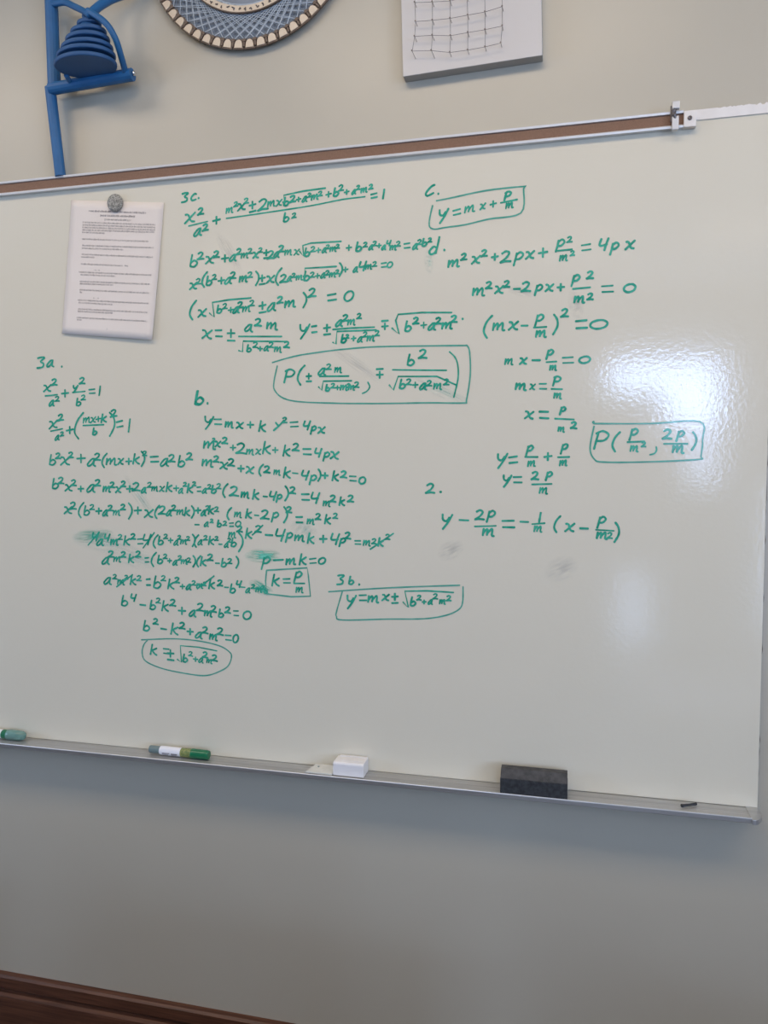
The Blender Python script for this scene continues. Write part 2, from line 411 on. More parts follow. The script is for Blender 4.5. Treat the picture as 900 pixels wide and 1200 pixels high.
ROWS = [  # part name, tilt, glyphs (char, x, z, width, height in 0.1 mm on the board), long strokes
    ('heading', 0.000, '3,-7870,5582,161,191 c,-7669,5573,120,134 .,-7558,5545,34,30', ''),
    ('equation', 0.091, 'x,-7761,5159,236,192 2,-7511,5273,142,134 a,-7581,4858,180,153 2,-7409,4941,141,134 +,-7166,5068,169,152 m,-6869,5242,157,106 2,-6730,5352,99,94 x,-6606,5297,173,143 2,-6501,5401,110,105 ±,-6370,5278,147,206 2,-6132,5296,233,224 m,-5957,5301,164,112 x,-5798,5307,120,119 b,-5637,5323,109,167 2,-5504,5357,133,129 +,-5384,5340,100,92 a,-5252,5336,105,111 2,-5152,5402,83,81 m,-5038,5355,149,103 2,-4927,5412,93,92 +,-4758,5387,117,110 b,-5639,5015,116,178 2,-5478,5032,99,96 b,-4595,5419,105,164 2,-4497,5486,116,115 +,-4385,5401,98,92 a,-4236,5389,86,91 2,-4149,5463,82,81 m,-4028,5404,130,91 2,-3891,5457,91,91 =,-3833,5283,130,81 1,-3641,5300,15,178', 'L-7794,5000,-7365,5060 L-5717,5319,-5674,5245,-5696,5447,-5283,5494,-4820,5513 S-6951,5089,-6093,5136,-5126,5197,-4497,5263,-4011,5281'),
    ('equation', 0.000, 'b,-7676,4287,168,251 2,-7525,4373,154,146 x,-7325,4284,187,153 2,-7171,4381,141,134 +,-6986,4289,160,145 a,-6806,4289,154,133 2,-6671,4401,127,121 m,-6547,4317,156,106 2,-6430,4397,110,106 x,-6307,4313,122,121 2,-6203,4400,98,94 ±,-6080,4317,120,169 2,-5978,4292,163,158 a,-5856,4291,115,120 2,-5753,4397,135,131 m,-5604,4316,152,105 x,-5431,4312,111,112 b,-5203,4297,108,167 2,-5083,4344,106,104 +,-4972,4318,99,92 a,-4846,4310,97,103 2,-4775,4368,82,81 m,-4665,4316,132,92 2,-4571,4365,82,81 +,-4343,4325,112,105 b,-4134,4333,115,181 2,-4006,4358,92,92 a,-3892,4301,91,98 2,-3816,4367,91,91 +,-3731,4322,86,82 a,-3635,4283,84,91 4,-3539,4358,82,104 m,-3448,4264,128,91 2,-3346,4329,96,97 =,-3177,4285,123,91 a,-3009,4257,103,113 2,-2926,4332,95,97 b,-2826,4325,90,145 2,-2726,4357,79,80', 'L-5371,4326,-5283,4220,-5302,4433,-5130,4470,-4500,4459'),
    ('equation', 0.022, 'x,-7706,3774,166,135 2,-7588,3857,122,116 (,-7455,3888,96,308 b,-7340,3862,128,192 2,-7224,3924,113,107 +,-7073,3846,148,134 a,-6917,3837,155,134 2,-6810,3934,139,134 m,-6581,3848,179,122 2,-6435,3923,118,114 ),-6291,3847,87,284 ±,-6176,3813,134,189 x,-5995,3811,171,143 (,-5827,3850,103,338 2,-5710,3805,162,158 a,-5584,3798,100,105 2,-5495,3856,84,82 m,-5375,3804,135,93 b,-5214,3832,120,186 2,-5102,3844,106,104 +,-4995,3819,99,93 a,-4876,3820,98,104 2,-4785,3862,94,92 m,-4679,3819,132,92 2,-4581,3869,82,81 ),-4520,3913,79,265 +,-4415,3906,105,99 a,-4205,3894,98,106 4,-4066,3951,143,181 m,-3938,3927,130,92 2,-3817,3975,92,92 =,-3635,3947,111,82 0,-3516,3943,104,104', 'L-5294,3837,-5263,3753,-5261,3984,-4600,3980'),
    ('equation', 0.051, '(,-7730,3276,121,388 x,-7514,3210,188,155 b,-7120,3272,109,165 2,-6998,3321,114,110 +,-6871,3242,120,109 a,-6747,3236,146,127 2,-6658,3329,132,127 m,-6520,3243,170,116 2,-6401,3353,120,116 ±,-6174,3262,153,216 a,-5970,3259,184,162 2,-5787,3386,140,136 m,-5572,3296,234,136 ),-5276,3360,91,302 2,-5104,3492,173,170 =,-4698,3382,187,123 0,-4348,3387,192,192', 'L-7351,3203,-7243,3117,-7279,3416,-6896,3451,-6419,3462'),
    ('equation', -0.120, 'x,-7410,2771,224,184 =,-7147,2778,154,140 ±,-6873,2730,169,238 a,-6473,2859,175,153 2,-6267,2959,157,152 m,-5962,2873,237,137 b,-6470,2448,95,146 2,-6331,2508,120,116 +,-6233,2431,98,91 a,-6096,2434,104,109 2,-5989,2495,111,109 m,-5842,2399,157,108 2,-5655,2489,129,126', 'L-6706,2698,-5762,2659 L-6709,2412,-6622,2384,-6607,2599,-5647,2554'),
    ('equation', 0.001, 'y,-5288,2736,199,286 =,-5071,2773,114,135 ±,-4802,2756,142,205 a,-4545,2867,144,130 2,-4416,2962,130,130 m,-4291,2875,157,111 2,-4135,2986,103,103 b,-4448,2566,106,167 2,-4378,2600,74,74 +,-4253,2558,97,93 a,-4117,2534,103,111 2,-4012,2622,103,103 m,-3897,2544,155,111 2,-3770,2638,102,103 ∓,-3616,2789,128,176 b,-3143,2750,124,200 2,-2993,2845,124,127 +,-2844,2755,119,116 a,-2677,2722,148,137 2,-2555,2822,123,126 m,-2382,2724,205,126 2,-2254,2844,132,136 .,-2090,2840,29,29', 'L-4684,2751,-4291,2764,-3827,2762 L-4685,2501,-4618,2461,-4597,2710,-3789,2705 L-3476,2728,-3331,2605,-3400,2871,-3351,2985,-2882,2999,-2299,2971'),
    ('equation', -0.044, 'P,-5606,1860,203,271 (,-5363,1871,118,396 ±,-5191,1819,112,162 a,-4906,1928,159,143 2,-4766,2017,113,112 m,-4569,1948,148,105 b,-4788,1605,83,132 2,-4681,1640,94,94 +,-4590,1600,87,83 m,-4452,1596,148,105 2,-4353,1631,82,82 m,-4295,1592,132,93 2,-4189,1646,111,112 ∓,-3720,1855,134,185 b,-3086,2100,135,219 2,-2854,2201,170,174 b,-3255,1640,114,184 2,-3134,1673,115,117 +,-3009,1615,113,110 a,-2848,1582,137,128 2,-2729,1637,106,109 m,-2561,1574,159,116 2,-2395,1653,112,116', 'L-4966,1836,-4353,1825 L-4987,1629,-4920,1559,-4887,1739,-4294,1731 S-3964,1696,-3925,1602,-3983,1518,-4080,1475 L-3464,1921,-2879,1896,-2396,1878 L-3529,1629,-3445,1527,-3350,1789,-2581,1767,-2211,1594 S-2343,2230,-2232,2118,-2177,1954,-2175,1702,-2254,1360'),
    ('answer_outline', 0.000, '', 'S-5973,2143,-5495,2253,-5036,2309,-4508,2353,-3865,2379,-3049,2365,-2014,2336 S-5864,2074,-5937,1768,-5927,1586,-5734,1418,-5347,1337,-4512,1291,-3907,1275 S-2033,2337,-1997,2328,-1952,2198,-1939,1767,-2009,1301,-2063,1248,-2728,1265,-3483,1269,-3906,1274'),
    ('heading', 0.000, 'b,-7581,1477,185,280 .,-7419,1354,33,30', ''),
    ('heading', 0.000, 'C,-2726,5288,165,199 .,-2569,5214,22,21', ''),
    ('equation', 0.120, 'y,-2477,4790,169,252 =,-2213,4844,149,92 m,-1962,4882,194,118 x,-1721,4910,99,105 +,-1527,4939,119,118 P,-1259,5065,110,156 m,-1218,4888,141,104', 'L-1390,4949,-1080,4986'),
    ('answer_outline', 0.000, '', 'S-2607,5087,-2301,5120,-1656,5198,-973,5212,-967,5165,-1015,4735,-1599,4670,-2055,4599,-2435,4575,-2627,4557,-2724,4596,-2744,4677,-2725,4809,-2678,5005'),
    ('heading', 0.000, 'd,-2633,4248,182,321 .,-2448,4155,26,26', ''),
    ('equation', 0.033, 'm,-2259,3889,218,133 2,-2069,4001,120,124 x,-1844,3933,158,141 2,-1684,4042,119,123 +,-1488,3963,124,123 2,-1276,3949,201,210 p,-1047,3900,144,239 x,-839,3956,153,139 +,-601,3983,164,164 p,-290,4091,128,215 2,-122,4187,97,103 m,-224,3860,143,107 2,-68,3935,80,86 =,171,4026,168,107 4,475,4056,156,212 p,670,3971,124,211 x,936,4016,157,147', 'L-366,3998,-77,4008'),
    ('equation', -0.041, 'm,-1782,3329,230,142 2,-1590,3442,127,132 x,-1403,3352,156,141 2,-1258,3445,117,123 -,-1073,3347,123,122 2,-898,3373,174,183 p,-672,3304,117,196 x,-478,3336,142,130 +,-273,3333,128,129 p,-6,3439,122,206 2,253,3522,127,137 m,70,3091,189,120 2,259,3133,112,120 =,557,3257,208,119 0,941,3249,205,148', 'L-59,3291,257,3304'),
    ('equation', -0.027, '(,-1620,2670,119,421 m,-1397,2660,227,141 x,-1132,2671,174,158 -,-926,2662,122,123 p,-653,2746,130,218 m,-615,2495,194,122 ),-371,2659,102,369 2,-190,2858,142,151 =,106,2638,211,151 0,413,2624,314,163', 'L-760,2619,-521,2622'),
    ('equation', -0.026, 'm,-1203,2001,154,114 x,-942,2007,131,120 -,-705,2014,148,149 p,-455,2110,106,178 m,-388,1861,126,95 =,-127,1995,203,112 0,171,1991,201,124', 'L-521,1972,-331,1978'),
    ('equation', -0.089, 'm,-976,1528,201,126 x,-768,1522,96,105 =,-575,1526,133,105 P,-323,1615,123,179 m,-299,1341,138,104', 'L-424,1475,-222,1464'),
    ('equation', -0.120, 'x,-822,997,158,145 =,-551,993,177,135 p,-208,1062,88,149 m,-227,718,118,90 2,-1,790,116,125', 'L-353,923,-2,900'),
    ('equation', 0.071, 'y,-1332,136,178,276 =,-1114,157,166,122 p,-806,332,108,182 m,-765,83,141,106 +,-469,216,142,145 p,-170,358,105,180 m,-181,94,138,105', 'L-895,211,-655,210 L-291,203,-75,208'),
    ('equation', -0.046, 'y,-1232,-247,148,230 =,-1026,-221,166,116 2,-696,-147,142,152 p,-444,-153,98,166 m,-538,-426,152,115', 'L-760,-306,-392,-295'),
    ('equation', -0.042, 'P,491,514,227,335 (,743,482,98,364 p,1061,612,121,211 m,1077,352,140,109 2,1237,429,82,90 2,1644,606,161,179 p,1860,574,108,191 m,1836,335,198,131 ),2086,482,86,326', 'L947,474,1248,484 S1450,386,1457,326,1423,266,1344,242 L1580,439,1986,436'),
    ('answer_outline', 0.000, '.,344,845,47,49', 'S344,821,1345,807,2178,830,2235,511,2214,214,2176,155,1357,115,544,111,366,173,292,375,357,772'),
    ('heading', 0.000, '2,-2698,-398,184,194 .,-2502,-461,52,52', ''),
    ('equation', -0.029, 'y,-2388,-1042,191,291 -,-2045,-1004,180,180 2,-1732,-903,182,192 p,-1522,-925,133,223 m,-1564,-1233,224,141 =,-1193,-1066,238,140 -,-894,-1017,155,158 1,-604,-931,15,188 m,-632,-1151,149,113 (,-291,-1051,85,313 x,-53,-1109,166,156 -,205,-1123,150,155 p,520,-1006,124,216 m,535,-1253,190,124 2,671,-1250,101,111 ),782,-1186,99,369', 'L-1839,-1122,-1425,-1102 L-751,-1059,-511,-1036 L415,-1144,740,-1157'),
    ('heading', 0.000, '3,-11407,2320,211,242 a,-11161,2293,181,148 .,-10880,2217,34,30', ''),
    ('equation', 0.005, 'x,-11259,1757,190,149 2,-11074,1882,155,141 a,-11151,1430,133,130 2,-11011,1517,123,111 +,-10814,1635,180,156 y,-10556,1728,110,147 2,-10378,1893,152,140 b,-10475,1442,114,166 2,-10358,1532,120,110 =,-10144,1663,159,92 1,-9956,1670,18,201', 'L-11320,1591,-11004,1613 L-10631,1649,-10312,1667'),
    ('equation', 0.120, 'x,-11130,963,214,168 2,-10936,1110,155,141 a,-11035,671,114,112 2,-10912,751,102,93 +,-10716,835,180,156 (,-10501,918,178,556 m,-10286,1044,182,118 x,-10130,1049,124,118 +,-10004,1065,126,110 k,-9857,1082,129,183 b,-10090,802,106,155 ),-9689,951,163,513 2,-9622,1180,165,153 =,-9487,948,157,128 1,-9257,916,25,273', 'L-11204,815,-10896,867 L-10386,931,-9869,942'),
    ('equation', -0.008, 'b,-11161,186,159,230 2,-11023,269,137,125 x,-10849,164,237,187 2,-10703,288,136,124 +,-10453,213,213,186 a,-10187,129,207,173 2,-10044,244,169,156 (,-9882,170,98,308 m,-9698,141,259,143 x,-9481,148,136,131 +,-9284,148,146,130 k,-9091,200,155,223 ),-8955,200,101,324 2,-8894,313,107,101 =,-8671,191,202,121 a,-8426,126,197,169 2,-8260,205,169,160 b,-8027,149,159,240 2,-7849,244,158,151', ''),
    ('equation', -0.010, 'b,-11103,-337,159,230 2,-10967,-274,160,146 x,-10779,-427,184,146 2,-10648,-322,145,133 +,-10475,-450,142,125 a,-10215,-436,207,174 2,-10048,-320,156,144 m,-9828,-455,188,124 2,-9695,-364,132,123 x,-9550,-461,136,131 2,-9423,-342,131,123 +,-9273,-443,160,143 2,-9113,-401,195,183 a,-8932,-470,120,122 2,-8794,-359,120,114 m,-8670,-440,151,101 x,-8504,-439,116,113 k,-8324,-397,138,201 +,-8169,-424,124,113 a,-8059,-476,109,112 2,-7960,-343,92,88 k,-7838,-422,131,192 2,-7749,-330,92,88 =,-7642,-441,96,100 a,-7511,-472,107,111 2,-7402,-392,103,99 b,-7294,-439,109,167 2,-7185,-379,115,111', ''),
    ('equation', 0.010, 'x,-10807,-921,200,159 2,-10675,-827,172,159 (,-10487,-917,106,334 b,-10331,-923,142,208 2,-10202,-851,125,116 +,-10040,-932,150,133 a,-9877,-971,132,132 2,-9753,-866,133,124 m,-9598,-967,174,115 2,-9443,-842,131,123 ),-9284,-922,109,348 +,-9087,-907,173,155 x,-8829,-969,209,171 (,-8634,-934,88,284 2,-8499,-900,192,182 a,-8343,-950,126,129 2,-8234,-848,127,121 m,-8076,-934,167,113 k,-7912,-916,123,181 ),-7802,-923,80,261 +,-7670,-889,131,120 a,-7540,-939,115,120 2,-7452,-838,103,100 k,-7360,-873,122,181 2,-7242,-861,107,103', ''),
    ('equation', 0.000, '-,-7700,-1190,103,94 a,-7478,-1176,100,104 2,-7358,-1106,80,78 b,-7179,-1155,94,145 2,-7056,-1153,96,93 =,-6911,-1176,100,77 0,-6761,-1158,116,113', ''),
    ('equation', 0.014, '4,-10143,-1494,159,188 a,-10019,-1616,173,146 4,-9852,-1509,133,158 m,-9668,-1608,187,124 2,-9527,-1494,123,116 k,-9357,-1560,143,206 2,-9213,-1475,131,123 =,-9046,-1574,137,115 4,-8886,-1529,187,225 (,-8682,-1566,89,286 b,-8547,-1542,122,183 2,-8433,-1458,107,102 +,-8322,-1537,112,102 a,-8189,-1583,110,114 2,-8112,-1472,93,89 m,-8011,-1563,149,101 2,-7908,-1488,92,89 ),-7790,-1525,80,262 (,-7724,-1536,80,262 a,-7628,-1562,108,113 2,-7504,-1467,104,100 k,-7366,-1516,121,180 2,-7252,-1474,91,88 -,-7167,-1591,78,72 a,-7030,-1608,95,100 2,-6964,-1507,90,88 b,-6857,-1545,116,179 ),-6720,-1541,119,397', 'L-10327,-1686,-10037,-1388 L-8980,-1716,-8701,-1374'),
    ('equation', 0.005, 'a,-9888,-2017,187,158 2,-9758,-1872,155,145 m,-9607,-1980,175,116 2,-9456,-1872,132,124 k,-9260,-1949,128,186 2,-9097,-1854,139,132 =,-8894,-1972,100,103 (,-8735,-1955,95,307 b,-8568,-1951,122,184 2,-8450,-1886,107,102 +,-8353,-1973,99,90 a,-8219,-2010,110,114 2,-8106,-1909,106,101 m,-8005,-1987,149,101 2,-7898,-1952,105,101 ),-7784,-1969,74,242 (,-7678,-1966,74,242 k,-7555,-1962,130,193 2,-7401,-1878,145,141 -,-7242,-1994,95,88 b,-7086,-1977,117,180 2,-6957,-1945,114,112 ),-6798,-1961,74,247', ''),
    ('equation', -0.024, 'a,-9851,-2458,187,159 2,-9676,-2364,111,104 m,-9525,-2475,175,116 2,-9398,-2367,97,91 k,-9224,-2423,137,199 2,-9085,-2377,122,116 =,-8868,-2452,100,144 b,-8640,-2444,177,267 2,-8503,-2358,120,115 k,-8317,-2474,145,213 2,-8181,-2387,127,122 +,-8058,-2517,111,102 a,-7908,-2520,117,122 2,-7791,-2435,105,101 m,-7651,-2490,148,101 2,-7541,-2446,83,81 k,-7366,-2440,135,202 2,-7183,-2413,132,129 -,-7041,-2496,95,88 b,-6891,-2515,124,192 4,-6761,-2418,112,140 -,-6669,-2480,94,88 a,-6552,-2542,103,110 2,-6435,-2459,89,87 m,-6309,-2524,138,96 2,-6216,-2477,88,87 b,-6152,-2535,67,105', 'L-9644,-2584,-9244,-2300 L-7718,-2553,-7320,-2265'),
    ('equation', -0.072, 'b,-9441,-2880,153,229 4,-9236,-2803,133,160 -,-9012,-2953,141,128 b,-8761,-2943,135,204 2,-8634,-2847,118,113 k,-8462,-2953,154,226 2,-8288,-2878,150,144 +,-8079,-3040,172,158 a,-7825,-3082,164,144 2,-7644,-2949,175,170 m,-7462,-3075,181,125 2,-7340,-2971,146,142 b,-7164,-3052,115,178 2,-7015,-2979,136,133 =,-6831,-3037,118,110 0,-6582,-3070,179,176', ''),
    ('equation', -0.098, 'b,-8920,-3405,151,228 2,-8703,-3304,133,127 -,-8521,-3454,139,127 k,-8248,-3440,168,249 2,-8074,-3364,149,144 +,-7895,-3481,147,135 a,-7687,-3546,163,144 2,-7540,-3436,147,143 m,-7349,-3573,181,125 2,-7193,-3445,159,156 =,-7013,-3565,143,111 0,-6847,-3578,119,177', ''),
    ('equation', -0.120, 'k,-8755,-3921,156,229 =,-8465,-3937,149,114 ±,-8367,-4013,161,228 b,-8012,-4060,112,172 2,-7888,-3963,102,99 +,-7778,-4069,107,99 a,-7646,-4083,107,113 2,-7547,-3965,129,126 m,-7453,-4094,130,90 2,-7331,-4020,137,134', 'L-8210,-4095,-8112,-4157,-8131,-3796,-7715,-3804,-7280,-3860'),
    ('answer_outline', 0.000, '', 'S-9063,-3719,-8301,-3655,-7713,-3669,-7231,-3746,-6993,-3866,-6947,-3975,-7021,-4157,-7190,-4280,-7530,-4405,-7969,-4397,-8562,-4321,-8961,-4185,-9049,-4007,-9004,-3821,-8917,-3725'),
    ('heading', 0.000, 'b,-7599,1465,196,297 .,-7420,1346,36,33', ''),
    ('equation', -0.079, 'y,-7403,945,191,269 =,-7190,963,171,115 m,-6931,898,180,123 x,-6700,882,156,131 +,-6465,891,141,130 k,-6189,859,149,223', ''),
    ('equation', 0.000, 'r,-5841,870,195,202 2,-5711,973,114,113 =,-5510,886,180,100 4,-5242,862,143,180 p,-5098,765,101,160 x,-4930,763,148,127', ''),
    ('equation', -0.082, 'm,-7378,478,276,157 2,-7286,584,77,74 x,-7197,501,125,124 2,-7034,570,136,132 +,-6857,424,125,115 2,-6670,403,232,226 m,-6471,332,166,115 x,-6295,339,114,114 k,-6097,419,168,252 +,-5924,369,122,114 k,-5664,356,147,222 2,-5471,423,155,153 =,-5237,333,179,120 4,-5004,312,142,180 p,-4827,231,113,180 x,-4655,258,175,151', ''),
    ('equation', -0.096, 'm,-7429,104,255,146 2,-7233,187,137,133 x,-7068,54,173,145 2,-6896,116,162,157 +,-6684,-8,142,132 x,-6484,-37,170,144 (,-6242,-37,74,245 2,-6102,-29,145,143 m,-5884,-90,146,102 k,-5659,-90,147,223 -,-5496,-102,120,113 4,-5282,-142,154,194 p,-5113,-238,127,201 ),-4985,-141,71,241 +,-4859,-149,126,120 k,-4628,-156,130,200 2,-4461,-128,138,139 =,-4275,-207,145,99 0,-4081,-246,132,139', ''),
    ('equation', -0.067, '(,-7047,-464,88,291 2,-6837,-483,213,207 m,-6592,-556,179,124 k,-6348,-542,137,206 -,-6151,-581,97,90 4,-5985,-567,147,184 p,-5846,-619,104,163 ),-5693,-516,91,305 2,-5550,-454,143,142 =,-5277,-586,171,129 4,-5072,-600,175,222 m,-4821,-717,154,110 2,-4690,-616,138,139 k,-4494,-663,112,173 2,-4318,-612,137,138', ''),
    ('equation', -0.058, '(,-6964,-945,78,258 m,-6758,-968,164,113 k,-6510,-939,130,194 -,-6346,-973,98,92 2,-6155,-960,196,193 p,-5938,-1007,130,203 ),-5722,-954,98,329 2,-5630,-851,127,126 =,-5413,-1050,149,126 m,-5164,-1086,156,110 2,-5006,-983,125,125 k,-4796,-1030,123,190 2,-4640,-963,109,109', ''),
    ('equation', -0.040, 'm,-6891,-1393,165,114 2,-6723,-1266,132,129 k,-6514,-1349,143,216 2,-6310,-1258,146,143 -,-6077,-1376,163,153 4,-5833,-1371,202,254 p,-5635,-1418,129,203 m,-5405,-1428,213,126 k,-5156,-1423,138,211 +,-4903,-1432,157,150 4,-4657,-1427,176,225 p,-4497,-1493,109,174 2,-4383,-1356,137,139 =,-4177,-1486,128,74 m,-3983,-1496,151,109 2,-3835,-1458,106,108 k,-3693,-1465,110,172 2,-3557,-1364,105,108', 'L-6449,-1384,-6211,-1175 L-3922,-1618,-3442,-1288'),
    ('equation', 0.085, 'p,-6148,-1956,164,256 -,-5876,-1886,216,204 m,-5596,-1914,215,127 k,-5328,-1856,148,228 =,-5127,-1885,148,101 0,-4932,-1880,147,126', ''),
    ('equation', 0.000, 'k,-5923,-2307,162,246 =,-5696,-2314,162,92 p,-5448,-2225,144,229 m,-5412,-2493,158,112', 'L-5545,-2360,-5305,-2352'),
    ('answer_outline', 0.000, '', 'L-6138,-2109,-5250,-2030,-5224,-2207,-5184,-2611,-5601,-2638,-6143,-2598,-6163,-2341,-6138,-2109'),
    ('heading', 0.000, '3,-4541,-2251,157,202 b,-4306,-2254,102,164 .,-4148,-2332,30,29', ''),
    ('equation', 0.010, 'y,-4326,-2694,184,275 =,-4073,-2599,158,117 m,-3849,-2619,227,138 x,-3604,-2573,142,127 ±,-3413,-2583,131,199 b,-3036,-2629,109,179 2,-2920,-2553,96,100 +,-2823,-2631,79,79 a,-2693,-2626,89,100 2,-2596,-2515,102,107 m,-2453,-2616,120,89 2,-2329,-2540,101,106', 'L-3247,-2649,-3138,-2752,-3211,-2431,-2758,-2407,-2241,-2419'),
    ('answer_outline', 0.000, '', 'S-4794,-2503,-3931,-2412,-3193,-2348,-2118,-2273 S-4504,-2492,-4619,-2871,-4631,-3001,-4498,-3069,-3560,-3006,-2829,-2965,-2399,-2880,-2151,-2763,-2063,-2617,-2054,-2299'),
]


def char(bm, ch, cx, cz, w, h, tilt, pen, mi=0):
    for st in G[ch]:
        if ch in '-.=':
            p = st if ch != '=' else [(a, b) for a, b in st]
        else:
            p = smooth_path(st, 4)
        pts = []
        for u, v in p:
            z = (v - 0.5) * h
            x = (u - 0.5) * w + (0.16 * z if ch not in '.-=+±∓' else 0)
            if ch not in 'bkdPpyrq1':          # bowls follow the writing line, stems stay upright
                z += x * tilt
            else:
                z += x * tilt * 0.7
            pts.append((cx + x, ZC + cz + z))
        add_ribbon(bm, pts, pen, mi=mi)


# ---------------------------------------------------------------- the room shell
WY = 0.012                      # face of the wall the board hangs on

struct('wall_front', box(XL, XR, WY, WY + 0.15, 0, H), M_WALL)
struct('floor', box(XL, XR, YB, WY, -0.1, 0), M_FLOOR)
struct('ceiling', box(XL, XR, YB, WY, H, H + 0.1), M_CEIL)


def pierced(name, lo, hi, holes, along_x, face):
    """A wall slab with rectangular openings; holes are (a0, a1, z0, z1)."""
    A = sorted({lo, hi, *[h[0] for h in holes], *[h[1] for h in holes]})
    Z = sorted({0, H, *[max(0, h[2]) for h in holes], *[h[3] for h in holes]})
    bm = bmesh.new()
    for a0, a1 in zip(A, A[1:]):
        for z0, z1 in zip(Z, Z[1:]):
            am, zm = (a0 + a1) / 2, (z0 + z1) / 2
            if any(h[0] < am < h[1] and h[2] < zm < h[3] for h in holes):
                continue
            if along_x:
                add_box(bm, a0, a1, face - 0.15, face, z0, z1)
            else:
                add_box(bm, face, face + 0.15, a0, a1, z0, z1)
    return struct(name, bm, M_ROOM)


pierced('wall_back', XL, XR, [h[:4] for h in DAY], True, YB)
LW = [(-2.4, -0.9, 1.0, 2.3)]
RW = [(-4.8, -3.6, 1.0, 2.3), (-3.2, -2.0, 1.0, 2.3)]
pierced('wall_right', YB, WY, RW, False, XR)
wl = pierced('wall_left', YB, WY, LW, False, 0)
wl.location.x = XL - 0.15
wi = 0
for x0, x1, z0, z1 in [h[:4] for h in DAY]:
    wi += 1
    bm = bmesh.new()
    z0 = max(z0, 0)
    t = 0.02
    for a in ((x0, x1, z0, z0 + t), (x0, x1, z1 - t, z1), (x0, x0 + t, z0, z1), (x1 - t, x1, z0, z1)):
        add_box(bm, a[0], a[1], YB - 0.10, YB - 0.05, a[2], a[3])
    wn_ = struct('window_%d' % wi, bm, M_FRAME)
    obj('pane', box(x0 + t, x1 - t, YB - 0.078, YB - 0.072, z0 + t, z1 - t), M_GLASS, wn_)
for y0, y1, z0, z1 in RW:
    wi += 1
    bm = bmesh.new()
    t = 0.05
    for a in ((y0, y1, z0, z0 + t), (y0, y1, z1 - t, z1), (y0, y0 + t, z0, z1), (y1 - t, y1, z0, z1)):
        add_box(bm, XR + 0.05, XR + 0.10, a[0], a[1], a[2], a[3])
    wn_ = struct('window_%d' % wi, bm, M_FRAME)
    obj('pane', box(XR + 0.072, XR + 0.078, y0 + t, y1 - t, z0 + t, z1 - t), M_GLASS, wn_)

for y0, y1, z0, z1 in LW:
    wi += 1
    bm = bmesh.new()
    t = 0.05
    for a in ((y0, y1, z0, z0 + t), (y0, y1, z1 - t, z1), (y0, y0 + t, z0, z1), (y1 - t, y1, z0, z1)):
        add_box(bm, XL - 0.10, XL - 0.05, a[0], a[1], a[2], a[3])
    wn_ = struct('window_%d' % wi, bm, M_FRAME)
    obj('pane', box(XL - 0.078, XL - 0.072, y0 + t, y1 - t, z0 + t, z1 - t), M_GLASS, wn_)

# ceiling light fixtures
for k, (x, y) in enumerate(LAMPS):
    t = thing('ceiling_light', 'recessed ceiling panel light, ' + ('left', 'middle', 'right')[k % 3] + (' one of the row near the whiteboard' if k < 3 else ' one of the row near the back wall'), 'light', (0, 0, 0), 'ceiling panel lights')
    bm = bmesh.new()
    for a in ((x - .63, x + .63, y - .28, y - .25), (x - .63, x + .63, y + .25, y + .28), (x - .63, x - .60, y - .25, y + .25), (x + .60, x + .63, y - .25, y + .25)):
        add_box(bm, a[0], a[1], a[2], a[3], H - 0.03, H)
    obj('frame', bm, M_FRAME, t)

# stained wooden baseboard: a cap moulding, a groove and the tall board below
zt = ZC - 1.187
prof = [(WY, 0), (WY, zt), (-0.001, zt), (-0.006, zt - 0.004), (-0.006, zt - 0.028), (-0.001, zt - 0.036), (-0.001, zt - 0.043),
        (-0.009, zt - 0.047), (-0.010, zt - 0.052), (-0.010, 0)]
bm = bmesh.new()
add_extrude_x(bm, prof, XL, XR)
struct('baseboard_front', bm, M_WOOD)

# pale bare strip that carries on past the display rail
random.seed(3)
zb, zt = ZC + 0.6090, ZC + 0.6265
top = []
n = 44
for i in range(n + 1):
    x = 0.1985 + (0.331 - 0.1985) * i / n
    j = 0.0 if i < 12 else random.choice((0, 0, 0.0004, -0.0002, -0.0009, 0.0007))
    top.append((x, zt + j - (0.0025 if i in (33, 36, 37) else 0)))
bm = bmesh.new()
add_extrude_y(bm, [(0.331, zb), (0.1985, zb)] + top, -0.0022, -0.0002)
o = struct('trim_1', bm, M_STRIP)

# ---------------------------------------------------------------- the whiteboard
XB0, XB1 = -2.1, 0.3308
Z0, Z1 = ZC - 0.613, ZC + 0.6265
board = thing('whiteboard', 'large white dry erase board covered in green handwritten algebra, above the metal tray', 'whiteboard', (0, 0, 0))
obj('board_panel', box(XB0, XB1, 0, 0.009, Z0, Z1), M_BOARD, board, bevel=0.0008)
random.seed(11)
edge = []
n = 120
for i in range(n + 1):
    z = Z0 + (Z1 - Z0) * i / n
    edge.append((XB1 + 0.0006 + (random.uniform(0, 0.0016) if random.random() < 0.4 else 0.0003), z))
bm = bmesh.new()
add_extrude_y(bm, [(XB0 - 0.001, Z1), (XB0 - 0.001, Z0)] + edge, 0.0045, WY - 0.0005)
o = obj('board_core', bm, M_EDGE, board)  # dark strip paints the shadowed gap along the chipped board edge
o['label'] = 'dark chipped core edge'

